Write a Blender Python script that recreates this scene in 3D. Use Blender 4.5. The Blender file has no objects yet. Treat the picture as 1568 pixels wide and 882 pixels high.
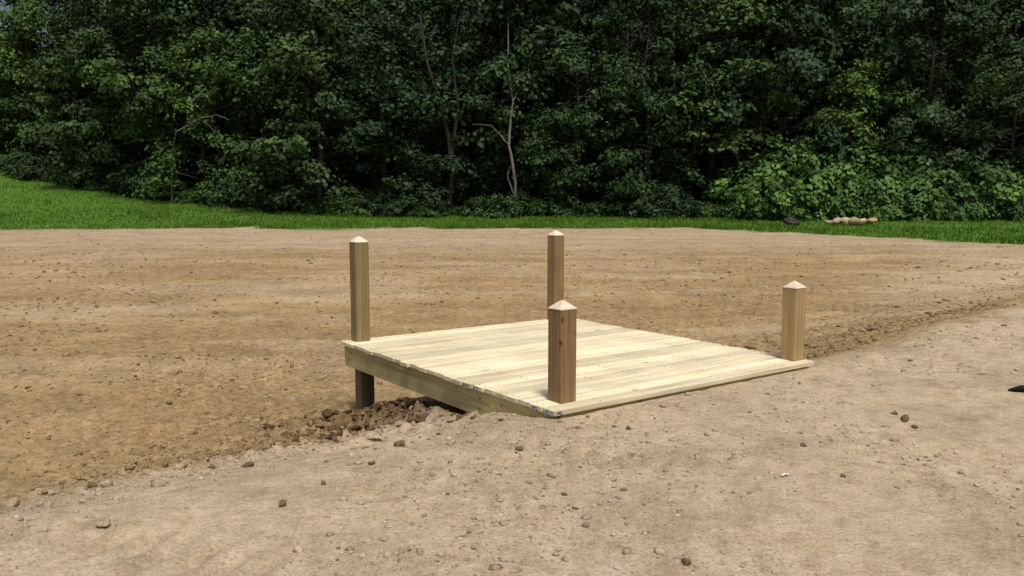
import bpy, bmesh, math, numpy as np
from mathutils import Vector, Matrix
R=np.random.default_rng(7)
scene=bpy.context.scene
# ------------------------------------------------------------------ helpers
_tabs={}
def vn(x,y,seed=0):
    if seed not in _tabs: _tabs[seed]=np.random.default_rng(1000+seed).random((256,256))
    T=_tabs[seed]
    x=np.asarray(x,float);y=np.asarray(y,float)
    xi=np.floor(x).astype(int);yi=np.floor(y).astype(int)
    fx=x-xi;fy=y-yi
    fx=fx*fx*(3-2*fx);fy=fy*fy*(3-2*fy)
    a=T[xi%256,yi%256];b=T[(xi+1)%256,yi%256];c=T[xi%256,(yi+1)%256];d=T[(xi+1)%256,(yi+1)%256]
    return (a*(1-fx)+b*fx)*(1-fy)+(c*(1-fx)+d*fx)*fy-0.5
def fbm(x,y,seed,octs=4,g=.5):
    r=0;a=1;f=1
    for i in range(octs):
        r=r+a*vn(x*f+i*17.3,y*f-i*9.1,seed+i);a*=g;f*=2.03
    return r
def sst(x,a,b):
    u=np.clip((x-a)/(b-a),0,1);return u*u*(3-2*u)
def mkmesh(name,V,F,mats=(),col=None,matidx=None,smooth=False):
    V=np.asarray(V,np.float32);F=np.asarray(F,np.int32)
    me=bpy.data.meshes.new(name)
    n,k=F.shape
    me.vertices.add(len(V));me.vertices.foreach_set('co',V.ravel())
    me.loops.add(n*k);me.loops.foreach_set('vertex_index',F.ravel())
    me.polygons.add(n);me.polygons.foreach_set('loop_start',np.arange(n,dtype=np.int32)*k)
    me.polygons.foreach_set('loop_total',np.full(n,k,np.int32))
    if matidx is not None: me.polygons.foreach_set('material_index',np.asarray(matidx,np.int32))
    if smooth is True: me.polygons.foreach_set('use_smooth',np.ones(n,bool))
    elif smooth is not False: me.polygons.foreach_set('use_smooth',np.asarray(smooth,bool))
    me.update(calc_edges=True)
    if col is not None:
        at=me.color_attributes.new('Col','FLOAT_COLOR','POINT')
        c=np.ones((len(V),4),np.float32);c[:,:3]=col
        at.data.foreach_set('color',c.ravel())
    for m in mats: me.materials.append(m)
    return me
def mkobj(name,me,parent=None,loc=(0,0,0)):
    o=bpy.data.objects.new(name,me);scene.collection.objects.link(o)
    o.location=loc
    if parent: o.parent=parent
    return o
class NT:
    def __init__(s,name):
        s.m=bpy.data.materials.new(name);s.m.use_nodes=True
        s.n=s.m.node_tree.nodes;s.l=s.m.node_tree.links
        s.b=s.n['Principled BSDF'];s.out=s.n['Material Output']
    def a(s,t,**k):
        nd=s.n.new(t)
        for kk,v in k.items(): setattr(nd,kk,v)
        return nd
    def link(s,a,b): s.l.new(a,b)
    def coord(s,scale=(1,1,1),out='Object',off=None):
        tc=s.a('ShaderNodeTexCoord');mp=s.a('ShaderNodeMapping')
        mp.inputs['Scale'].default_value=scale
        s.link(tc.outputs[out],mp.inputs['Vector'])
        if off is not None: s.link(off,mp.inputs['Location'])
        return mp.outputs[0]
    def noise(s,vec,scale,detail=4,rough=.55,dist=0):
        n=s.a('ShaderNodeTexNoise');n.inputs['Scale'].default_value=scale
        n.inputs['Detail'].default_value=detail;n.inputs['Roughness'].default_value=rough
        n.inputs['Distortion'].default_value=dist
        s.link(vec,n.inputs['Vector']);return n.outputs['Fac']
    def ramp(s,fac,stops):
        r=s.a('ShaderNodeValToRGB');e=r.color_ramp.elements
        e[0].position=stops[0][0];e[0].color=(*stops[0][1],1)
        e[1].position=stops[-1][0];e[1].color=(*stops[-1][1],1)
        for p,c in stops[1:-1]:
            q=e.new(p);q.color=(*c,1)
        s.link(fac,r.inputs[0]);return r.outputs[0]
    def mix(s,f,a,b,mode='MIX'):
        m=s.a('ShaderNodeMix',data_type='RGBA',blend_type=mode)
        for i,v in ((0,f),(6,a),(7,b)):
            if hasattr(v,'links'): s.link(v,m.inputs[i])
            else: m.inputs[i].default_value=v if i==0 else (*v,1)
        return m.outputs[2]
    def math(s,op,a,b=None,clamp=False):
        m=s.a('ShaderNodeMath',operation=op,use_clamp=clamp)
        for i,v in ((0,a),(1,b)):
            if v is None: continue
            if hasattr(v,'links'): s.link(v,m.inputs[i])
            else: m.inputs[i].default_value=v
        return m.outputs[0]
    def bump(s,h,strength,dist):
        b=s.a('ShaderNodeBump');b.inputs['Strength'].default_value=strength;b.inputs['Distance'].default_value=dist
        s.link(h,b.inputs['Height']);s.link(b.outputs[0],s.b.inputs['Normal'])
    def attr(s,name='Col'):
        return s.a('ShaderNodeAttribute',attribute_name=name)
# ------------------------------------------------------------------ layout
B0=np.array([0.276,5.046]);E2=np.array([.809,.588]);E1=np.array([-.588,.809])
L1,L2=3.3,2.83
def st(x,y):
    dx=x-B0[0];dy=y-B0[1]
    return E1[0]*dx+E1[1]*dy, E2[0]*dx+E2[1]*dy
def tl(x): return np.interp(x,[-90,-50,-36,-25,-10,5,15,27,40,80],[84,74,63,57,54,54,53,52,50,48])
def gb(x): return np.interp(x,[-60,-27,0,10,13,15,19,30,60],[40,42,44,44,40,36,30,24,20])
def Hbase(x,y):
    s,t=st(x,y)
    sh=sst(t,3,8)*.8
    z=np.interp(s-sh,[-100,-.5,0,.35,.8,1.6,3.2,4.5,6],[-.06,-.06,-.064,-.12,-.245,-.45,-.75,-.86,-.88])
    f=np.interp(y,[-50,10,14,20,27,36,44,54,60,400],[0,0,.09,.33,.61,.75,.86,1.3,1.6,6])
    z=z+f
    z=z+.0041*np.clip(-x-8,0,60)*np.clip(y-42,0,60)
    z=z+np.clip(y-tl(x)-8,0,90)*.48*(.12+.88*sst(x+.0*y,-56,-42))
    return z
def ruts(x,y):
    rr=x*.35+y*.94+.35*fbm(x*.6,y*.6,110,2)
    return np.exp(-((np.mod(rr,1.75)-.7)/.13)**2)*np.clip(.5+1.8*fbm(x*.5,y*.5,113,2),0,1)
def Hgt(x,y):
    s,t=st(x,y)
    z=Hbase(x,y)
    d=np.hypot(x,y)
    far=sst(s,.5,1.6)
    a=.5+.7*far
    z=z+a*(.05*fbm(x*.5,y*.5,10,3)+.035*fbm(x*1.7,y*1.7,20,3)*(d<60))
    near=np.clip(1.3-d/30,0,1)
    z=z+near*a*(.024*fbm(x*6,y*6,30,3)+.014*fbm(x*17,y*17,40,2))
    z=z+far*near*(.045*np.abs(fbm(x*3.1,y*4.5,45,3))+.09*np.clip(fbm(x*8,y*8,47,2)-.18,0,1)+.05*np.clip(fbm(x*15,y*13,49,2)-.15,0,1))
    z=z-(1-far)*ruts(x,y)*(.020+.016*np.sin((x*.94-y*.35)*42))
    ch=np.exp(-((s-2.1)/1.0)**2)*np.exp(-((t+.25)/.8)**2)
    z=z+ch*(.13*np.abs(fbm(x*4,y*4,50,3))+.20*np.clip(fbm(x*10,y*10,60,3),0,1)+.05*fbm(x*24,y*24,66,2))
    lm=np.exp(-((s-1.5+.28*(t+3))/.5)**2)*sst(t,-7,-2)*(t<.0)*near
    z=z+lm*(.07*np.abs(fbm(x*5,y*5,53,3))+.09*np.clip(fbm(x*12,y*12,63,2),0,1))
    hole=np.exp(-((s-2.0)/.85)**4)*np.exp(-((t-.6)/.55)**4)
    z=z-hole*.18
    rim=np.exp(-((s-1.9)/.9)**4)*np.exp(-((t+.16)/.16)**2)
    z=z+rim*.06*(.5+1.8*np.abs(fbm(x*4,y*4,56,2)))
    ind=(s>-.05)&(s<L1+.05)&(t>-.05)&(t<L2+.05)
    z=np.where(ind,np.minimum(z,-.055),z)
    return z
# ------------------------------------------------------------------ ground
def axis(lo,a,b,hi,st0,g):
    c=list(np.arange(a,b,st0));d=st0;x=b
    while x<hi: c.append(x);d*=g;x+=d
    c.append(hi);d=st0*g;x=a-d;l=[]
    while x>lo: l.append(x);d*=g;x-=d
    l.append(lo)
    return np.array(l[::-1]+c)
xs=axis(-180,-4.5,5.0,180,.024,1.028);ys=axis(-60,2.5,9.5,300,.024,1.016)
X,Y=np.meshgrid(xs,ys);Z=Hgt(X,Y)
nx,ny=len(xs),len(ys)
V=np.stack([X.ravel(),Y.ravel(),Z.ravel()],1)
i=np.arange(ny-1)[:,None]*nx+np.arange(nx-1)[None];i=i.ravel()
F=np.stack([i,i+1,i+nx+1,i+nx],1)
s,t=st(X,Y)
bd=np.interp(t,[-12,-6,-3,-1,-.1,.2,2.9,8.3,20],[0.2,.6,.95,1.3,1.5,.8,.15,.6,2.])
wob=.35*fbm(X*1.1,Y*1.1,70,3)+.15*fbm(X*5,Y*5,75,2)
pad=1-sst(s+wob,bd-.35,bd+.5)
road=sst(Y+3*fbm(X*.12,Y*.3,80,3),25,31)*.6
side=sst(X-.55*Y+3*fbm(X*.2,Y*.2,83,3),-3,1)*sst(Y,11,16)*.5
trk=np.clip(fbm(X*.25+5,Y*1.3,86,3)*1.5,0,.35)*sst(Y,8,13)
pad=np.clip(np.maximum(np.maximum(pad,road),side)+trk,0,1)
grass=sst(Y-gb(X)+2.6*fbm(X*.35,Y*.5,90,4),-.8,.8)
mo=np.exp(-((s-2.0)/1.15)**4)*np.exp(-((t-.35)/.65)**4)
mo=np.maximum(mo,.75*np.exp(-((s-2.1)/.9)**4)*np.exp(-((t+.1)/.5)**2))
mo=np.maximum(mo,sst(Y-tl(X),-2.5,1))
mo=np.maximum(mo,.17*sst(Y,20,32)*(1-grass))
mo=np.maximum(mo,.10*ruts(X,Y)*(s<.8)*(np.hypot(X,Y)<20))
col=np.stack([pad.ravel(),grass.ravel(),mo.ravel()],1)
g=NT('ground_soil')
at=g.attr();sep=g.a('ShaderNodeSeparateColor');g.link(at.outputs['Color'],sep.inputs[0])
c1=g.coord()
n1=g.noise(c1,1.1,6,.65);n2=g.noise(c1,9,6,.72);n3=g.noise(c1,70,4,.75);n4=g.noise(g.coord((.3,1.0,1)),.8,5,.6)
dirt=g.ramp(n2,[(.3,(.20,.132,.062)),(.5,(.32,.222,.112)),(.72,(.45,.325,.175))])
dirt=g.mix(g.math('MULTIPLY',g.math('SUBTRACT',n4,.5,True),4.,True),dirt,(.46,.335,.18))
padc=g.ramp(n2,[(.3,(.385,.295,.19)),(.5,(.495,.392,.27)),(.72,(.60,.49,.36))])
big=g.ramp(n1,[(.32,(.78,.765,.75)),(.5,(1,1,1)),(.68,(1.1,1.09,1.07))])
msk=g.math('ADD',sep.outputs[0],g.math('MULTIPLY',g.math('SUBTRACT',n2,.5),.8),True)
base=g.mix(msk,dirt,padc)
base=g.mix(1,base,big,'MULTIPLY')
fine=g.ramp(n3,[(.32,(.62,.6,.58)),(.5,(1,1,1)),(.7,(1.2,1.19,1.18))])  # fine grain tone; crevice shade painted into the lows of the bump noise
base=g.mix(1,base,fine,'MULTIPLY')
def speck(scale,thr,rad,amt):
    vo=g.a('ShaderNodeTexVoronoi');vo.inputs['Scale'].default_value=scale;g.link(c1,vo.inputs['Vector'])
    sc=g.a('ShaderNodeSeparateColor');g.link(vo.outputs['Color'],sc.inputs[0])
    return g.math('MULTIPLY',g.math('MULTIPLY',g.math('GREATER_THAN',sc.outputs[0],thr),g.math('LESS_THAN',vo.outputs['Distance'],rad)),amt),sc.outputs[1]
sel,cv=speck(45,.84,.35,.5);base=g.mix(sel,base,g.mix(cv,(.20,.145,.09),(.66,.58,.48)))
sel2,cv2=speck(17,.9,.26,.4);base=g.mix(sel2,base,g.mix(cv2,(.22,.16,.10),(.60,.51,.40)))
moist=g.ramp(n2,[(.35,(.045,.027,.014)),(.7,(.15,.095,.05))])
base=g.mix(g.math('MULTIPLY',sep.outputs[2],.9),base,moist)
gr=g.ramp(n2,[(.3,(.04,.095,.012)),(.55,(.08,.17,.02)),(.75,(.13,.22,.04))])
gr=g.mix(g.math('MULTIPLY',sep.outputs[2],.9),gr,(.012,.02,.007))
base=g.mix(sep.outputs[1],base,gr)
g.link(base,g.b.inputs['Base Color']);g.b.inputs['Roughness'].default_value=.95
g.b.inputs['Specular IOR Level'].default_value=.12
hh=g.math('ADD',g.math('MULTIPLY',n3,.45),g.math('ADD',n2,g.math('MULTIPLY',g.math('ADD',sel,sel2),.5)))
g.bump(hh,.85,.035)
mkobj('ground',mkmesh('ground',V,F,[g.m],col,smooth=True))
# ------------------------------------------------------------------ stones
def ico(sub=1):
    bm=bmesh.new();bmesh.ops.create_icosphere(bm,subdivisions=sub,radius=1)
    v=np.array([q.co[:] for q in bm.verts]);f=np.array([[q.index for q in p.verts] for p in bm.faces]);bm.free();return v,f
def scatter(name,px,py,size,cols,mat,flat=.6,sink=.25,hi=False,jit=.28,smooth=False,zoff=None):
    v0,f0=ico(2 if hi else 1)
    n=len(px);k=len(v0)
    j=R.uniform(-jit,jit,(n,k,1))
    if hi:
        ph=R.uniform(0,6.28,(n,1,3));j=j*.5+jit*.6*(np.sin(v0[None]*2.6+ph)*np.cos(v0[None][:,:,[1,2,0]]*2.1+ph)).sum(2,keepdims=True)
    vv=v0[None]*(1+j)
    vv=vv*np.stack([R.uniform(.65,1.45,n),R.uniform(.65,1.2,n),R.uniform(flat*.6,flat*1.3,n)],1)[:,None]*size[:,None,None]
    a=R.uniform(0,6.28,n);ca,sa=np.cos(a)[:,None],np.sin(a)[:,None]
    xx=vv[:,:,0]*ca-vv[:,:,1]*sa;yy=vv[:,:,0]*sa+vv[:,:,1]*ca
    zb=Hgt(px,py) if zoff is None else zoff
    VV=np.stack([xx+px[:,None],yy+py[:,None],vv[:,:,2]+(zb+size*flat*(1-2*sink))[:,None]],2).reshape(-1,3)
    FF=(f0[None]+(np.arange(n)*k)[:,None,None]).reshape(-1,3)
    return mkobj(name,mkmesh(name,VV,FF,[mat],np.repeat(cols,k,0),smooth=smooth))
sm=NT('stone');at=sm.attr();nn=sm.noise(sm.coord(),60,4,.7)
sm.link(sm.mix(1,at.outputs['Color'],sm.ramp(nn,[(.3,(.6,.6,.6)),(.7,(1.3,1.3,1.3))]),'MULTIPLY'),sm.b.inputs['Base Color'])
sm.b.inputs['Roughness'].default_value=.95;sm.b.inputs['Specular IOR Level'].default_value=.1;sm.bump(nn,.9,.015)
def outside(px,py,m=.04):
    s,t=st(px,py);return ~((s>-m)&(s<L1+m)&(t>-m)&(t<L2+m))
def frust(n,y0,y1):
    y=y0*(y1/y0)**R.random(n)
    return R.uniform(-.72,.72,n)*y,y
def gcol(px,py):
    s,t=st(px,py);bd=np.interp(t,[-12,-6,-3,-1,-.1,.2,2.9,8.3,20],[0.2,.6,.95,1.3,1.5,.8,.15,.6,2.])
    p=(1-sst(s+.35*fbm(px*1.1,py*1.1,70,3),bd-.3,bd+.4))[:,None]
    p=np.maximum(p,sst(py,24,31)[:,None]*.6)
    return p*np.array([[.47,.375,.26]])+(1-p)*np.array([[.32,.22,.11]])
px,py=frust(44000,2.3,45)
cl=fbm(px*.6,py*.6,120,3);k=(R.random(len(px))<.45+1.5*cl)&outside(px,py)&(py<gb(px)-1)
px,py=px[k],py[k]
size=np.clip(R.lognormal(-5.35,.55,len(px)),.002,.019)*(1+py/16)
cb=gcol(px,py)*R.uniform(.65,1.25,(len(px),1))
w=R.random(len(px))<.05;cb[w]=np.array([.58,.52,.44])*R.uniform(.8,1.15,(w.sum(),1))
w=R.random(len(px))<.07;cb[w]*=.45
scatter('gravel',px,py,size,cb,sm.m,jit=.4,sink=.38)
tt=R.uniform(-7,.35,7000);ss=np.interp(tt,[-7,-3,-.1,.4],[.6,1.25,2.1,2.1])+R.normal(0,.5,len(tt))
k=R.random(len(tt))<np.interp(tt,[-7,-3,-.8,.1],[.2,.35,.9,1]);tt,ss=tt[k],ss[k]
t2=R.uniform(.02,1.0,1100);s2=R.uniform(1.0,3.1,1100)
t3=R.uniform(2.9,9,2600);s3=np.abs(R.normal(0,1.2,2600))+.2+.08*t3
tt=np.r_[tt,t2,t3];ss=np.r_[ss,s2,s3]
px=B0[0]+E1[0]*ss+E2[0]*tt;py=B0[1]+E1[1]*ss+E2[1]*tt
fx,fy=frust(24000,4.5,30);fs,ft=st(fx,fy);k=(fs>1.3)&outside(fx,fy)&(R.random(len(fx))<.5+1.5*fbm(fx*.5,fy*.8,130,3));fx,fy=fx[k],fy[k]
size=np.clip(R.lognormal(-4.6,.6,len(px)),.004,.045)
ok=~((ss<.95)&(tt>-.1)&(tt<2.9))
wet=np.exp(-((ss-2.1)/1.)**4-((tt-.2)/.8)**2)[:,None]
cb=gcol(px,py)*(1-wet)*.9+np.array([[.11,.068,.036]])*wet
cb*=R.uniform(.7,1.25,(len(px),1))
fsz=np.clip(R.lognormal(-4.85,.55,len(fx)),.003,.035)*(1+fy/22)
px=np.r_[px[ok],fx];py=np.r_[py[ok],fy];size=np.r_[size[ok],fsz];cb=np.r_[cb[ok],gcol(fx,fy)*R.uniform(.65,1.3,(len(fx),1))]
scatter('dirt_clods',px,py,size,cb,sm.m,flat=.7,jit=.42,sink=.4)
n=420;bt=R.uniform(-1.0,.6,n);bs=R.normal(2.0,.6,n)
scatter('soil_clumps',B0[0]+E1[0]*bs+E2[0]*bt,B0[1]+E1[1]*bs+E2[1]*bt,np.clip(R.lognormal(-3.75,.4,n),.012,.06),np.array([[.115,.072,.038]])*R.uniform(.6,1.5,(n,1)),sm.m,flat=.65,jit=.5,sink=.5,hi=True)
def unproj(u,v,z):
    p=math.radians(5.96);x=u-784;yy=441-v
    dy=1235*math.cos(p)+yy*math.sin(p);dz=-1235*math.sin(p)+yy*math.cos(p)
    k=(z-1.32)/dz;return x*k,dy*k
spots=[(1385,652,.03,0),(382,747,.028,0),(497,803,.018,0),(435,840,.02,0),(795,697,.018,0),(690,718,.018,1),(1562,606,.05,3),(270,703,.028,0),(325,720,.02,0),(570,765,.018,0),(165,868,.03,1),(1050,872,.02,0),(1290,735,.013,0),(612,675,.028,0),(940,745,.015,1),(1370,640,.02,0),(1400,662,.018,0),(1230,690,.015,0),(980,620,.012,0),(560,712,.02,0),(80,750,.03,1),(140,742,.025,0),(20,768,.035,1)]
P=[unproj(u,v,-.08 if u>600 else -.25) for u,v,_,_ in spots]
cc=np.array([[.17,.12,.07],[.42,.32,.21],[.7,.7,.7],[.02,.02,.02]])
scatter('soil_lumps',np.array([p[0] for p in P]),np.array([p[1] for p in P]),np.array([q[2] for q in spots]),cc[[q[3] for q in spots]],sm.m,flat=.75,hi=True,jit=.4,sink=.25)
pm=NT('paper');pm.link(pm.ramp(pm.noise(pm.coord(),30,2),[(.3,(.5,.5,.5)),(.7,(.7,.7,.7))]),pm.b.inputs['Base Color'])
a,b=unproj(1202,732,-.06);r_=np.random.default_rng(3);gx,gy=np.meshgrid(np.linspace(-.02,.02,6),np.linspace(-.011,.011,5))
zz=float(Hgt(np.array([a]),np.array([b]))[0])+.010+r_.uniform(-.003,.005,gx.shape)
q=np.arange(4)[:,None]*6+np.arange(5)[None];q=q.ravel()
mkobj('paper_scrap',mkmesh('paper_scrap',np.stack([(gx+a).ravel(),(gy+b+gx*.4).ravel(),zz.ravel()],1),np.stack([q,q+1,q+7,q+6],1),[pm.m]))
# ------------------------------------------------------------------ wood
def wood(name,c_dark,c_mid,c_light,axis=0,knot=(.16,.08,.035),kn=.07,rough=.75,gs=1.0,ksc=6):
    w=NT(name);at=w.attr();sp=w.a('ShaderNodeSeparateColor');w.link(at.outputs['Color'],sp.inputs[0])
    cmb=w.a('ShaderNodeCombineXYZ')
    for i in range(3): w.link(w.math('MULTIPLY',sp.outputs[1],37.0+i*11),cmb.inputs[i])
    sc=[30*gs,30*gs,30*gs];sc[axis]=1.1
    v=w.coord(tuple(sc),off=cmb.outputs[0]);n=w.noise(v,1,5,.6,.6)
    sc2=[ksc]*3;sc2[axis]=ksc*.55 if ksc>6 else 1.9
    v2=w.coord(tuple(sc2),off=cmb.outputs[0]);vo=w.a('ShaderNodeTexVoronoi');vo.inputs['Scale'].default_value=1;w.link(v2,vo.inputs['Vector'])
    base=w.ramp(n,[(.3,c_dark),(.5,c_mid),(.7,c_light)])
    vs=w.a('ShaderNodeSeparateColor');w.link(vo.outputs['Color'],vs.inputs[0])
    kf=w.math('MULTIPLY',w.math('GREATER_THAN',vs.outputs[0],.6),w.math('SUBTRACT',1,w.math('DIVIDE',vo.outputs['Distance'],kn*2.2),True),True)
    kf=w.math('MULTIPLY',kf,1.8,True)
    base=w.mix(kf,base,knot)
    l=w.noise(w.coord((1.3,1.3,1.3)),1.7,3,.5)
    base=w.mix(1,base,w.ramp(l,[(.3,(.85,.85,.84)),(.7,(1.1,1.09,1.07))]),'MULTIPLY')
    tint=w.a('ShaderNodeCombineColor')
    for i in range(3): w.link(sp.outputs[0],tint.inputs[i])
    base=w.mix(1,base,tint.outputs[0],'MULTIPLY')
    w.link(base,w.b.inputs['Base Color']);w.b.inputs['Roughness'].default_value=rough;w.b.inputs['Specular IOR Level'].default_value=.25
    w.bump(n,.35,.004);return w.m
W_deck=wood('deck_board_wood',(.56,.46,.27),(.73,.64,.44),(.84,.77,.59),0,(.36,.23,.12),.05)
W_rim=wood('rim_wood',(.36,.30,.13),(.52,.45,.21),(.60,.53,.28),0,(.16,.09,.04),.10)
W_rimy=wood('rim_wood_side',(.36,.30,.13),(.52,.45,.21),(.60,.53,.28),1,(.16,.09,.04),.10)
W_post=wood('post_wood',(.175,.108,.05),(.25,.162,.078),(.315,.215,.112),2,(.05,.025,.012),.08,gs=1.5,ksc=11)
W_postl=wood('post_wood_pale',(.29,.19,.088),(.39,.27,.128),(.47,.345,.178),2,(.08,.04,.02),.09,gs=1.5,ksc=11)
W_postg=wood('post_wood_green',(.165,.12,.052),(.24,.18,.082),(.31,.24,.12),2,(.06,.035,.018),.08,gs=1.5,ksc=11)
W_cap=wood('cut_wood',(.60,.49,.37),(.70,.60,.47),(.78,.70,.57),0,(.45,.3,.2),.03)
W_leg=wood('leg_wood',(.12,.085,.05),(.17,.125,.075),(.23,.175,.11),2,(.06,.03,.015),.08)
deck=bpy.data.objects.new('wooden_deck',None);scene.collection.objects.link(deck)
deck.location=(B0[0],B0[1],0);deck.rotation_euler=(0,0,math.atan2(E2[1],E2[0]))
def boxes(name,lst,mat,parent=None,bev=.003):
    bm=bmesh.new();lay=bm.verts.layers.float_color.new('Col')
    for (x0,x1,y0,y1,z0,z1,tint) in lst:
        r=bmesh.ops.create_cube(bm,size=1)['verts']
        for v in r: v.co=Vector(((x0+x1)/2+v.co.x*(x1-x0),(y0+y1)/2+v.co.y*(y1-y0),(z0+z1)/2+v.co.z*(z1-z0)))
        es=list({e for v in r for e in v.link_edges})
        rr=bmesh.ops.bevel(bm,geom=es,offset=bev,segments=1,affect='EDGES')
        vs={v for f in rr['faces'] for v in f.verts}
        gg=float(R.random())
        for v in vs: v[lay]=(tint,gg,0,1)
    me=bpy.data.meshes.new(name);bm.to_mesh(me);bm.free();me.materials.append(mat)
    return mkobj(name,me,parent)
bw=L1/24
lst=[]
for i in range(24):
    e0=R.normal(0,.005);e1=R.normal(0,.005);z=R.normal(0,.0015)
    tint=float(np.clip(R.normal(.99,.10),.78,1.12))
    if i==0: tint=.86
    lst.append((e0,L2+e1,i*bw+.004,(i+1)*bw-.005,-.036+z,z,tint))
boxes('boards',lst,W_deck,deck,.004)
boxes('side_beam',[(.025,.063,.78,3.26,-.235,-.040,.95),(.019,.059,.045,.774,-.230,-.040,1.1),(2.765,2.803,.06,3.26,-.228,-.040,1)],W_rimy,deck)
boxes('end_beam',[(.064,2.76,3.222,3.26,-.228,-.040,1),(.064,2.76,.025,.063,-.228,-.040,.75),(.064,2.76,1.6,1.638,-.228,-.040,.9)],W_rim,deck)
boxes('joists',[(tx,tx+.038,.07,1.597,-.226,-.042,.9) for tx in np.arange(.4,2.6,.4)]+[(tx,tx+.038,1.642,3.218,-.226,-.042,.9) for tx in np.arange(.4,2.6,.4)],W_rimy,deck)
boxes('legs',[(.10,.24,3.06,3.2,-1.2,-.041,1),(2.55,2.69,3.06,3.2,-1.2,-.041,1)],W_leg,deck,.006)
tg=NT('tag_plastic');tn=tg.noise(tg.coord(),90,2);tg.link(tg.ramp(tn,[(.46,(.02,.024,.032)),(.54,(.5,.53,.55))]),tg.b.inputs['Base Color'])
boxes('board_end_tags',[(-.021,-.018,y,y+.07,-.034,-.004,1) for y in (.022,.160,.86,.998)]+[(.01,.055,-.006,-.003,-.032,-.006,1)],tg.m,deck,.0005)
mt=NT('bolt_metal');mt.b.inputs['Metallic'].default_value=.6;mt.b.inputs['Roughness'].default_value=.6
mt.link(mt.ramp(mt.noise(mt.coord(),40,3),[(.3,(.05,.04,.03)),(.7,(.3,.28,.25))]),mt.b.inputs['Base Color'])
def discs(name,L,parent):
    bm=bmesh.new()
    for (c,ax,r) in L:
        m=Matrix.Translation(c)@(Matrix.Rotation(math.pi/2,4,'Y') if ax=='x' else Matrix())
        bmesh.ops.create_cone(bm,cap_ends=True,segments=10,radius1=r,radius2=r*.7,depth=.006,matrix=m)
    me=bpy.data.meshes.new(name);bm.to_mesh(me);bm.free();me.materials.append(mt.m);return mkobj(name,me,parent)
discs('bolts',[((.018,y,z),'x',.010) for y,z in ((.62,-.09),(.62,-.17))]+[((.024,y,z),'x',.010) for y,z in ((.9,-.1),(.9,-.17),(3.1,-.09),(3.17,-.17))],deck)
discs('screws',[((x,i*bw+bw*f,.0),'z',.0045) for i in range(24) for f in (.25,.75) for x in (.04,.42,.82,1.22,1.62,2.02,2.42,2.785)],deck)
def post(s_,t_,h,mat,w=.14,rot=0):
    bm=bmesh.new();lay=bm.verts.layers.float_color.new('Col');hw=w/2
    ch=.007
    def ring(hw,z,c):
        pts=[(hw,-hw+c),(hw,hw-c),(hw-c,hw),(-hw+c,hw),(-hw,hw-c),(-hw,-hw+c),(-hw+c,-hw),(hw-c,-hw)]
        return [bm.verts.new((a,b,z)) for a,b in pts]
    zt=h-.058
    rs=[ring(hw,z,ch) for z in (0.001,zt*.33,zt*.66,zt)]
    for a,b in zip(rs[:-1],rs[1:]):
        for i in range(8): bm.faces.new((a[i],a[(i+1)%8],b[(i+1)%8],b[i]))
    bm.faces.new(rs[0][::-1])
    c0=ring(hw+.002,zt+.0005,ch);c1=ring(hw+.002,zt+.006,ch);c2=ring(.014,h-.003,.004);c3=ring(.006,h,.002)
    fs=[bm.faces.new(c0[::-1])]
    for a,b in ((c0,c1),(c1,c2),(c2,c3)):
        for i in range(8): fs.append(bm.faces.new((a[i],a[(i+1)%8],b[(i+1)%8],b[i])))
    fs.append(bm.faces.new(c3))
    for f in fs: f.material_index=1
    gg=float(R.random())
    for v in bm.verts: v[lay]=(1,gg,0,1)
    me=bpy.data.meshes.new('wooden_post');bm.to_mesh(me);bm.free();me.materials.append(mat);me.materials.append(W_cap)
    o=mkobj('wooden_post',me);p=B0+s_*E1+t_*E2;o.location=(p[0],p[1],.0015);o.rotation_euler=(0,0,math.atan2(E2[1],E2[0])+rot)
post(.20,.22,.68,W_post);post(.165,2.735,.67,W_postl);post(3.2,.17,1.01,W_postg);post(3.2,2.6,1.02,W_post,rot=.03)
# ------------------------------------------------------------------ foliage
def leafmat(name,a,b,tr=.22,spec=.16):
    m=NT(name);at=m.attr();sp=m.a('ShaderNodeSeparateColor');m.link(at.outputs['Color'],sp.inputs[0])
    c=m.mix(sp.outputs[0],a,b)
    c=m.mix(1,c,m.mix(sp.outputs[1],(.5,.5,.5),(1.5,1.45,1.35)),'MULTIPLY')
    oi=m.a('ShaderNodeObjectInfo')
    c=m.mix(1,c,m.ramp(oi.outputs['Random'],[(0,(.6,.66,.68)),(.5,(.95,.98,.88)),(1,(1.4,1.28,.95))]),'MULTIPLY')
    m.link(c,m.b.inputs['Base Color']);m.b.inputs['Roughness'].default_value=.55;m.b.inputs['Specular IOR Level'].default_value=spec
    if tr:
        t=m.a('ShaderNodeBsdfTranslucent');m.link(c,t.inputs[0]);x=m.a('ShaderNodeMixShader');x.inputs[0].default_value=tr
        m.link(m.b.outputs[0],x.inputs[1]);m.link(t.outputs[0],x.inputs[2]);m.link(x.outputs[0],m.out.inputs[0])
    return m.m
LM=[leafmat('leaf_dark',(.015,.037,.014),(.044,.082,.032),0),leafmat('leaf_mid',(.016,.042,.011),(.048,.094,.026),0),leafmat('leaf_yellowish',(.026,.064,.011),(.066,.125,.024),0)]
LV=leafmat('leaf_vine',(.030,.078,.018),(.072,.15,.04),0)
bk=NT('bark');bk.link(bk.ramp(bk.noise(bk.coord((6,6,1.2)),2,5,.6),[(.3,(.02,.017,.013)),(.7,(.055,.047,.036))]),bk.b.inputs['Base Color']);bk.b.inputs['Roughness'].default_value=.95
bp=NT('bark_pale');bp.link(bp.ramp(bp.noise(bp.coord((4,4,3)),2,5,.6),[(.3,(.07,.062,.05)),(.6,(.19,.175,.145))]),bp.b.inputs['Base Color']);bp.b.inputs['Roughness'].default_value=.9
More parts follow.
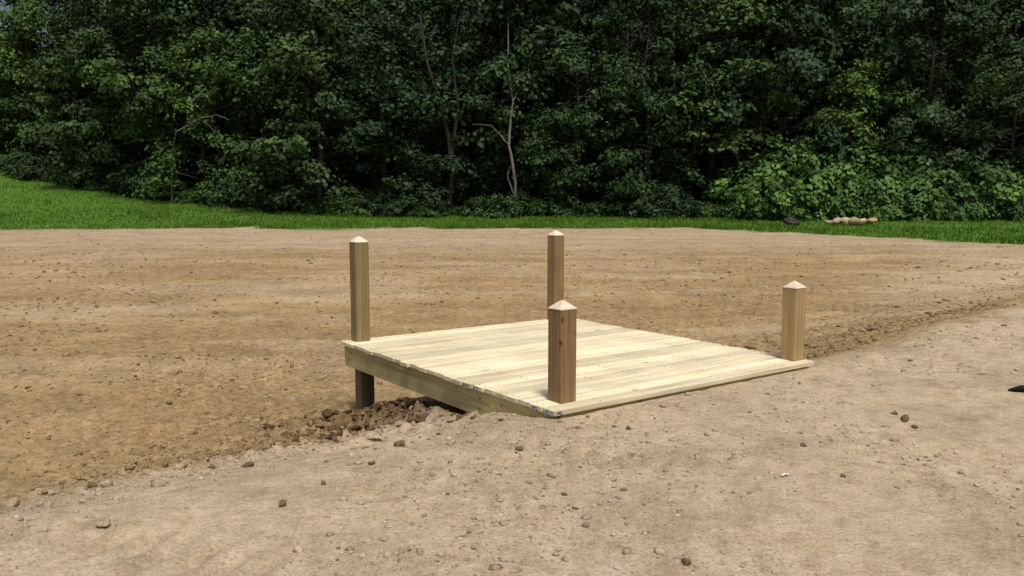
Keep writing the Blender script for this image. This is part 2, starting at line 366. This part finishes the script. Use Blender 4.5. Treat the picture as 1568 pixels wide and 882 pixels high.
def tube(pts,rad,k=6):
    pts=np.asarray(pts,float);n=len(pts);d=np.gradient(pts,axis=0);d/=np.linalg.norm(d,axis=1)[:,None]+1e-9
    up=np.where(np.abs(d[:,2:3])>.8,[[1.,0,0]],[[0,0,1.]]);a=np.cross(d,up);a/=np.linalg.norm(a,axis=1)[:,None];b=np.cross(d,a)
    th=np.arange(k)*2*np.pi/k
    V=(pts[:,None]+np.asarray(rad)[:,None,None]*(np.cos(th)[None,:,None]*a[:,None]+np.sin(th)[None,:,None]*b[:,None])).reshape(-1,3)
    F=[[i*k+j,i*k+(j+1)%k,(i+1)*k+(j+1)%k,(i+1)*k+j] for i in range(n-1) for j in range(k)]
    return V,np.array(F)
def leaves(r,centers,rad,nper,ls,outward,zs=.55):
    n=len(centers)*nper
    C=np.repeat(centers,nper,0);Rr=np.repeat(rad,nper)[:,None];O=np.repeat(outward,nper,0)
    d=r.normal(size=(n,3));d[:,2]+=.25;d/=np.linalg.norm(d,axis=1)[:,None]
    ph=np.repeat(r.uniform(0,6.28,(len(centers),3)),nper,0)
    lump=1+.32*(np.sin(d*4.2+ph)*np.cos(d[:,[1,2,0]]*3.3+ph)).sum(1,keepdims=True)
    q=d*(r.random((n,1))**.3)*lump
    q[:,2]*=zs
    off=q*Rr
    ro=(off*O).sum(1);off[:,2]-=.42*np.clip(ro,0,9)
    p=C+off
    nrm=d*.8+np.array([0,0,.6])+O*.3+r.normal(size=(n,3))*.33;nrm/=np.linalg.norm(nrm,axis=1)[:,None]
    ax=O*.5+np.array([0,0,-.6])+r.normal(size=(n,3))*.7
    ax-=nrm*(ax*nrm).sum(1)[:,None];ax/=np.linalg.norm(ax,axis=1)[:,None];sd=np.cross(nrm,ax)
    l=(ls*r.uniform(.55,1.4,n))[:,None]
    V=np.stack([p-ax*l*.5,p+sd*l*.36-ax*l*.05,p+ax*l*.5-nrm*l*.1,p-sd*l*.36-ax*l*.05],1).reshape(-1,3)
    F=np.arange(n*4).reshape(-1,4)
    ct=np.repeat(r.random(len(centers)),nper);lt=np.clip(ct*.75+r.random(n)*.3,0,1)
    col=np.stack([np.repeat(r.random(len(centers)),nper)*.7+r.random(n)*.3,lt,lt],1)
    return V,F,np.repeat(col,4,0)
def tree(name,seed,H,Rad,low,nl,mat,ls=.23,nper=95,barkm=None,cl=(.6,1.25),dens=1.15):
    r=np.random.default_rng(seed);VV=[];FF=[];CC=[];MI=[];SM=[];o=0
    def add(V,F,C,mi,sm):
        nonlocal o
        VV.append(V);FF.append(F+o);CC.append(C);MI.append(np.full(len(F),mi));SM.append(np.full(len(F),sm));o+=len(V)
    hs=np.linspace(0,H*.96,12);wx=np.cumsum(r.normal(0,.16,12));wy=np.cumsum(r.normal(0,.16,12));wx-=wx[0];wy-=wy[0]
    tp=np.stack([wx,wy,hs-.3],1);V,F=tube(tp,.02+H*.0125*(1-hs/H)**.8,8);add(V,F,np.ones((len(V),3)),1,True)
    cen=[];ra=[];ou=[]
    gaps=r.uniform(0,6.28,3);gh=r.uniform(.1,.8,3)
    for i in range(nl):
        f=low+(1-low)*((i+.5)/nl)**.9
        az=i*2.39996+r.normal(0,.4)
        if any(abs((az-g_+math.pi)%(2*math.pi)-math.pi)<.5 and abs(f-h_)<.10 for g_,h_ in zip(gaps,gh)): continue
        prof=(math.sin(math.pi*min(1,(.2+.8*(f-low)/(1-low))**.9))**.55 if f<.97 else .25)
        L=Rad*max(.18,prof)*r.uniform(.55,1.25)*(1+.18*math.sin(az*2+seed)+.12*math.sin(f*15+seed*3))
        rise=r.uniform(-.05,.45)+.9*f**2;dr=r.uniform(.15,.5)*(1-.6*f)
        b=np.array([np.interp(f*H,hs,wx),np.interp(f*H,hs,wy),f*H*.96-.3]);dv=np.array([math.cos(az),math.sin(az),0]);sv=np.array([-dv[1],dv[0],0])
        u=np.linspace(0,1,6)[:,None];bend=r.normal(0,.15)
        pt=b+dv*L*u+sv*L*bend*u**2+np.array([0,0,1])*(rise*L*u-dr*L*u**2)
        V,F=tube(pt,np.linspace(.022+.018*L*.6,.012,6),4);add(V,F,np.ones((len(V),3)),1,True)
        m=max(2,int(L*dens))
        for j in range(m):
            uu=r.uniform(.45,1.02);lat=r.normal(0,.25)*L*.6
            c=b+dv*L*uu+sv*(L*bend*uu**2+lat)+np.array([0,0,1])*(rise*L*uu-dr*L*uu**2+r.normal(0,.3)-abs(lat)*.15)
            if c[2]<.3: c[2]=.3+r.random()*.5
            cen.append(c);ra.append(r.uniform(*cl));ou.append(dv)
    V,F,C=leaves(r,np.array(cen),np.array(ra),nper,ls,np.array(ou));add(V,F,C,0,False)
    return mkmesh(name,np.concatenate(VV),np.concatenate(FF),[mat,barkm or bk.m],np.concatenate(CC),np.concatenate(MI),np.concatenate(SM))
edge=[tree('edge_tree_a',1,14,4.4,.05,52,LM[0],.28,100),tree('edge_tree_b',2,12,4.0,.04,48,LM[1],.25,105),tree('edge_tree_c',3,17,4.8,.08,56,LM[0],.32,95),
      tree('edge_tree_d',4,10,3.6,.03,44,LM[2],.23,105),tree('edge_tree_e',5,15,4.2,.08,52,LM[1],.28,100)]
tall=[tree('tall_tree_a',11,21,5.6,.22,52,LM[0],.38,50,cl=(.9,1.6),dens=1.),tree('tall_tree_b',12,19,5.2,.25,50,LM[1],.36,50,cl=(.8,1.5),dens=1.)]
def shrub(name,seed,H,Rad,n,mat,ls,nper=80,cl=(.3,.55)):
    r=np.random.default_rng(seed);d=r.normal(size=(n,3));d[:,2]=np.abs(d[:,2]);d/=np.linalg.norm(d,axis=1)[:,None]
    q=d*r.uniform(.6,1,(n,1));c=q*np.array([Rad,Rad*.8,H])+np.array([0,0,.1])
    o=d.copy();o[:,2]=0;o/=np.linalg.norm(o,axis=1)[:,None]+1e-6
    V,F,C=leaves(r,c,r.uniform(*cl,n),nper,ls,o,.7)
    VV=[V];FF=[F];CC=[C];MI=[np.zeros(len(F),int)];k=len(V)
    for i in range(0,n,4):
        T,G=tube(np.stack([np.zeros(3),c[i]*.5+[0,0,.2],c[i]]),[.03,.02,.008],4);VV.append(T);FF.append(G+k);CC.append(np.ones((len(T),3)));MI.append(np.ones(len(G),int));k+=len(T)
    return mkmesh(name,np.concatenate(VV),np.concatenate(FF),[mat,bk.m],np.concatenate(CC),np.concatenate(MI))
sh=[shrub('shrub_a',21,1.7,1.6,40,LM[1],.17,60),shrub('shrub_b',22,1.2,1.5,36,LM[1],.15,60),shrub('shrub_c',23,2.4,1.9,50,LM[0],.2,60)]
vi=[shrub('vine_a',24,2.5,2.4,70,LV,.2,70,(.35,.65)),shrub('vine_b',25,1.5,2.2,60,LV,.18,65,(.3,.5))]
def place(name,me,x,y,sc=1,rz=None,dz=0,vs=.08):
    o=mkobj(name,me,None,(x,y,float(Hgt(np.array([x]),np.array([y]))[0])+dz));o.scale=(sc*R.uniform(1-vs,1+vs),sc*R.uniform(1-vs,1+vs),sc*R.uniform(1-vs,1+vs))
    o.rotation_euler=(0,0,R.uniform(0,6.28) if rz is None else rz);return o
def in_gap(x): return -6.<x<1.2
x=-60.
while x<50:
    y=float(tl(x))+3.2+R.uniform(-1.8,1.6)
    if in_gap(x): y+=4.5
    pick=R.choice(5,p=[.12,.3,.03,.4,.15]) if x<-16 else R.choice(5,p=[.3,.2,.28,.04,.18])
    sc=R.uniform(.8,1.3)
    if x<-44: sc=min(sc,.95);pick=3 if pick==2 else pick
    place('deciduous_tree',edge[pick],x,y,sc,vs=.12);x+=R.uniform(3.4,5.2)
for row,(dy,sp) in enumerate(((9,5.6),(15.5,6.5))):
    x=-64.+row*2
    while x<58:
        y=float(tl(x))+dy+R.uniform(-1.5,1.5)
        if (-60<x<-38 and row>0) or x<-43: x+=sp;continue
        me=tall[R.integers(2)] if (row>0 or R.random()<.5) else edge[2]
        place('deciduous_tree',me,x,y,R.uniform(.85,1.15));x+=R.uniform(.8,1.2)*sp
x=-58.
while x<48:
    y=float(tl(x))+R.uniform(-1.2,1.2)+(.8 if in_gap(x) else 0)
    if x>13.5: sc=R.uniform(.8,1.2);place('vine_shrub',vi[R.integers(2)],x,y,sc);place('vine_shrub',vi[0],x+.8,y+1.8,sc*1.6)
    else: place('shrub',sh[R.integers(3)],x,y,R.uniform(.5,1.15))
    x+=R.uniform(1.1,2.0)
def bare(name,x,y,paths,mat):
    VV=[];FF=[];k=0
    for pts,r0,r1 in paths:
        pts=np.array(pts,float);n=16;u=np.linspace(0,len(pts)-1,n);P=np.stack([np.interp(u,np.arange(len(pts)),pts[:,j]) for j in range(3)],1)
        P[1:-1,:2]+=R.normal(0,.04,(n-2,2));V,F=tube(P,np.linspace(r0,r1,n),7);VV.append(V);FF.append(F+k);k+=len(V)
    return mkobj(name,mkmesh(name,np.concatenate(VV),np.concatenate(FF),[mat],np.ones((k,3)),smooth=True),None,(x,y,float(Hgt(np.array([x]),np.array([y]))[0])-.2))
bare('slender_tree',.15,55.0,[([(0,0,0),(.1,0,2.5),(-.35,.3,5),(-.1,1.2,8),(-.5,2.6,11),(-.4,3.5,14)],.12,.03),([(.05,0,1.6),(-.5,0,3.0),(-.2,.1,3.6)],.05,.03),([(-.3,0,5),(-1.5,0,6.3),(-2.8,0,6.4)],.04,.015),([(-.1,.8,8),(.9,1.8,9.8),(1.3,3,12)],.04,.02)],bp.m)
bare('bare_tree',-4.4,58,[([(0,0,0),(.1,0,4),(-.4,0,7),(-1.6,0,11),(-2.0,0,14)],.2,.07),([(.1,0,4.2),(.6,0,7.5),(.2,0,11),(.8,0,14)],.14,.05),([(-.3,0,6.8),(-1.6,0,8.8)],.07,.03)],bk.m)
bare('dead_branch',-20.6,55.6,[([(-2.2,0,5.2),(-.5,0,6.1),(.6,0,6.3),(1.6,-.5,5.9)],.04,.015),([(-.5,0,6.1),(.2,0,5.4),(.9,-.3,5.0)],.025,.012),([(-2.2,0,5.2),(-3.0,.8,3.5),(-3.1,1,0)],.04,.07)],bp.m)
# ------------------------------------------------------------------ grass
gm=leafmat('grass_blade',(.065,.15,.016),(.13,.24,.035),.3,.25)
n=80000
gx=R.uniform(-48,36,n);gy=gb(gx)+R.random(n)**1.2*(tl(gx)+2-gb(gx))
k=(sst(gy-gb(gx)+2.6*fbm(gx*.35,gy*.5,90,4),-.8,.8)>.4);gx,gy=gx[k],gy[k];n=len(gx)
gz=Hgt(gx,gy);a=R.uniform(0,6.28,n);h=R.uniform(.05,.17,n)*(1+1.0*(fbm(gx*.4,gy*.4,95,3)>.15));w=R.uniform(.02,.045,n)
p=np.stack([gx,gy,gz-.01],1);sv=np.stack([np.cos(a),np.sin(a),0*a],1)*w[:,None];tp=p+np.stack([R.normal(0,.05,n),R.normal(0,.05,n),h],1)
V=np.stack([p-sv,p+sv,tp],1).reshape(-1,3)
c=R.random((n,1))*.7+.3*(fbm(gx*.2,gy*.3,97,3)[:,None]+.5);c=np.clip(c,0,1)
mkobj('grass',mkmesh('grass',V,np.arange(n*3).reshape(-1,3),[gm],np.repeat(np.concatenate([c,c,c],1),3,0)))
# ------------------------------------------------------------------ rock pile and tyre by the tree line
rx=np.array([18.0,18.45,18.9,19.4,19.9,20.45,18.7,19.2]);ry=np.array([46.,46.1,46,45.9,46.1,46,46.4,46.5])
rs=np.array([.22,.26,.24,.28,.24,.36,.28,.28])
scatter('rock_pile',rx,ry,rs,np.array([[.44,.34,.22]])*R.uniform(.5,1.25,(8,1)),sm.m,flat=.85,hi=True,jit=.26,smooth=False,sink=.12,zoff=Hgt(rx,ry)+.05)
ru=NT('rubber');ru.link(ru.ramp(ru.noise(ru.coord(),8,3),[(.3,(.008,.008,.009)),(.7,(.025,.025,.025))]),ru.b.inputs['Base Color']);ru.b.inputs['Roughness'].default_value=.7
bpy.ops.mesh.primitive_torus_add(major_radius=.33,minor_radius=.14,major_segments=32,minor_segments=12,location=(15.9,46,float(Hgt(np.array([15.9]),np.array([46.]))[0])+.2),rotation=(.25,.1,0))
o=bpy.context.object;o.name='old_tire';o.data.materials.append(ru.m)
for p_ in o.data.polygons:p_.use_smooth=True
# ------------------------------------------------------------------ light, sky, camera
sv=Vector((.18,-.55,0)).normalized();el=math.radians(66)
vec=Vector((sv.x*math.cos(el),sv.y*math.cos(el),math.sin(el)))
L=bpy.data.lights.new('sun','SUN');L.energy=3.1;L.angle=math.radians(10);L.color=(1,.95,.85)
lo=bpy.data.objects.new('sun',L);scene.collection.objects.link(lo);lo.rotation_euler=vec.to_track_quat('Z','Y').to_euler();lo.location=(0,0,30)
w=bpy.data.worlds.new('World');scene.world=w;w.use_nodes=True;nt=w.node_tree
sk=nt.nodes.new('ShaderNodeTexSky');sk.sky_type='NISHITA';sk.sun_disc=False;sk.sun_elevation=el;sk.sun_rotation=math.atan2(sv.x,sv.y);sk.dust_density=5
nt.links.new(sk.outputs[0],nt.nodes['Background'].inputs[0]);nt.nodes['Background'].inputs[1].default_value=.09
cam=bpy.data.cameras.new('camera');co=bpy.data.objects.new('camera',cam);scene.collection.objects.link(co)
co.location=(0,0,1.32);co.rotation_euler=(math.radians(90-5.96),0,0);cam.sensor_width=36;cam.lens=36*1235/1568;cam.clip_end=1000;cam.clip_start=.05
scene.camera=co
scene.view_settings.view_transform='Standard';scene.view_settings.look='None';scene.view_settings.exposure=0
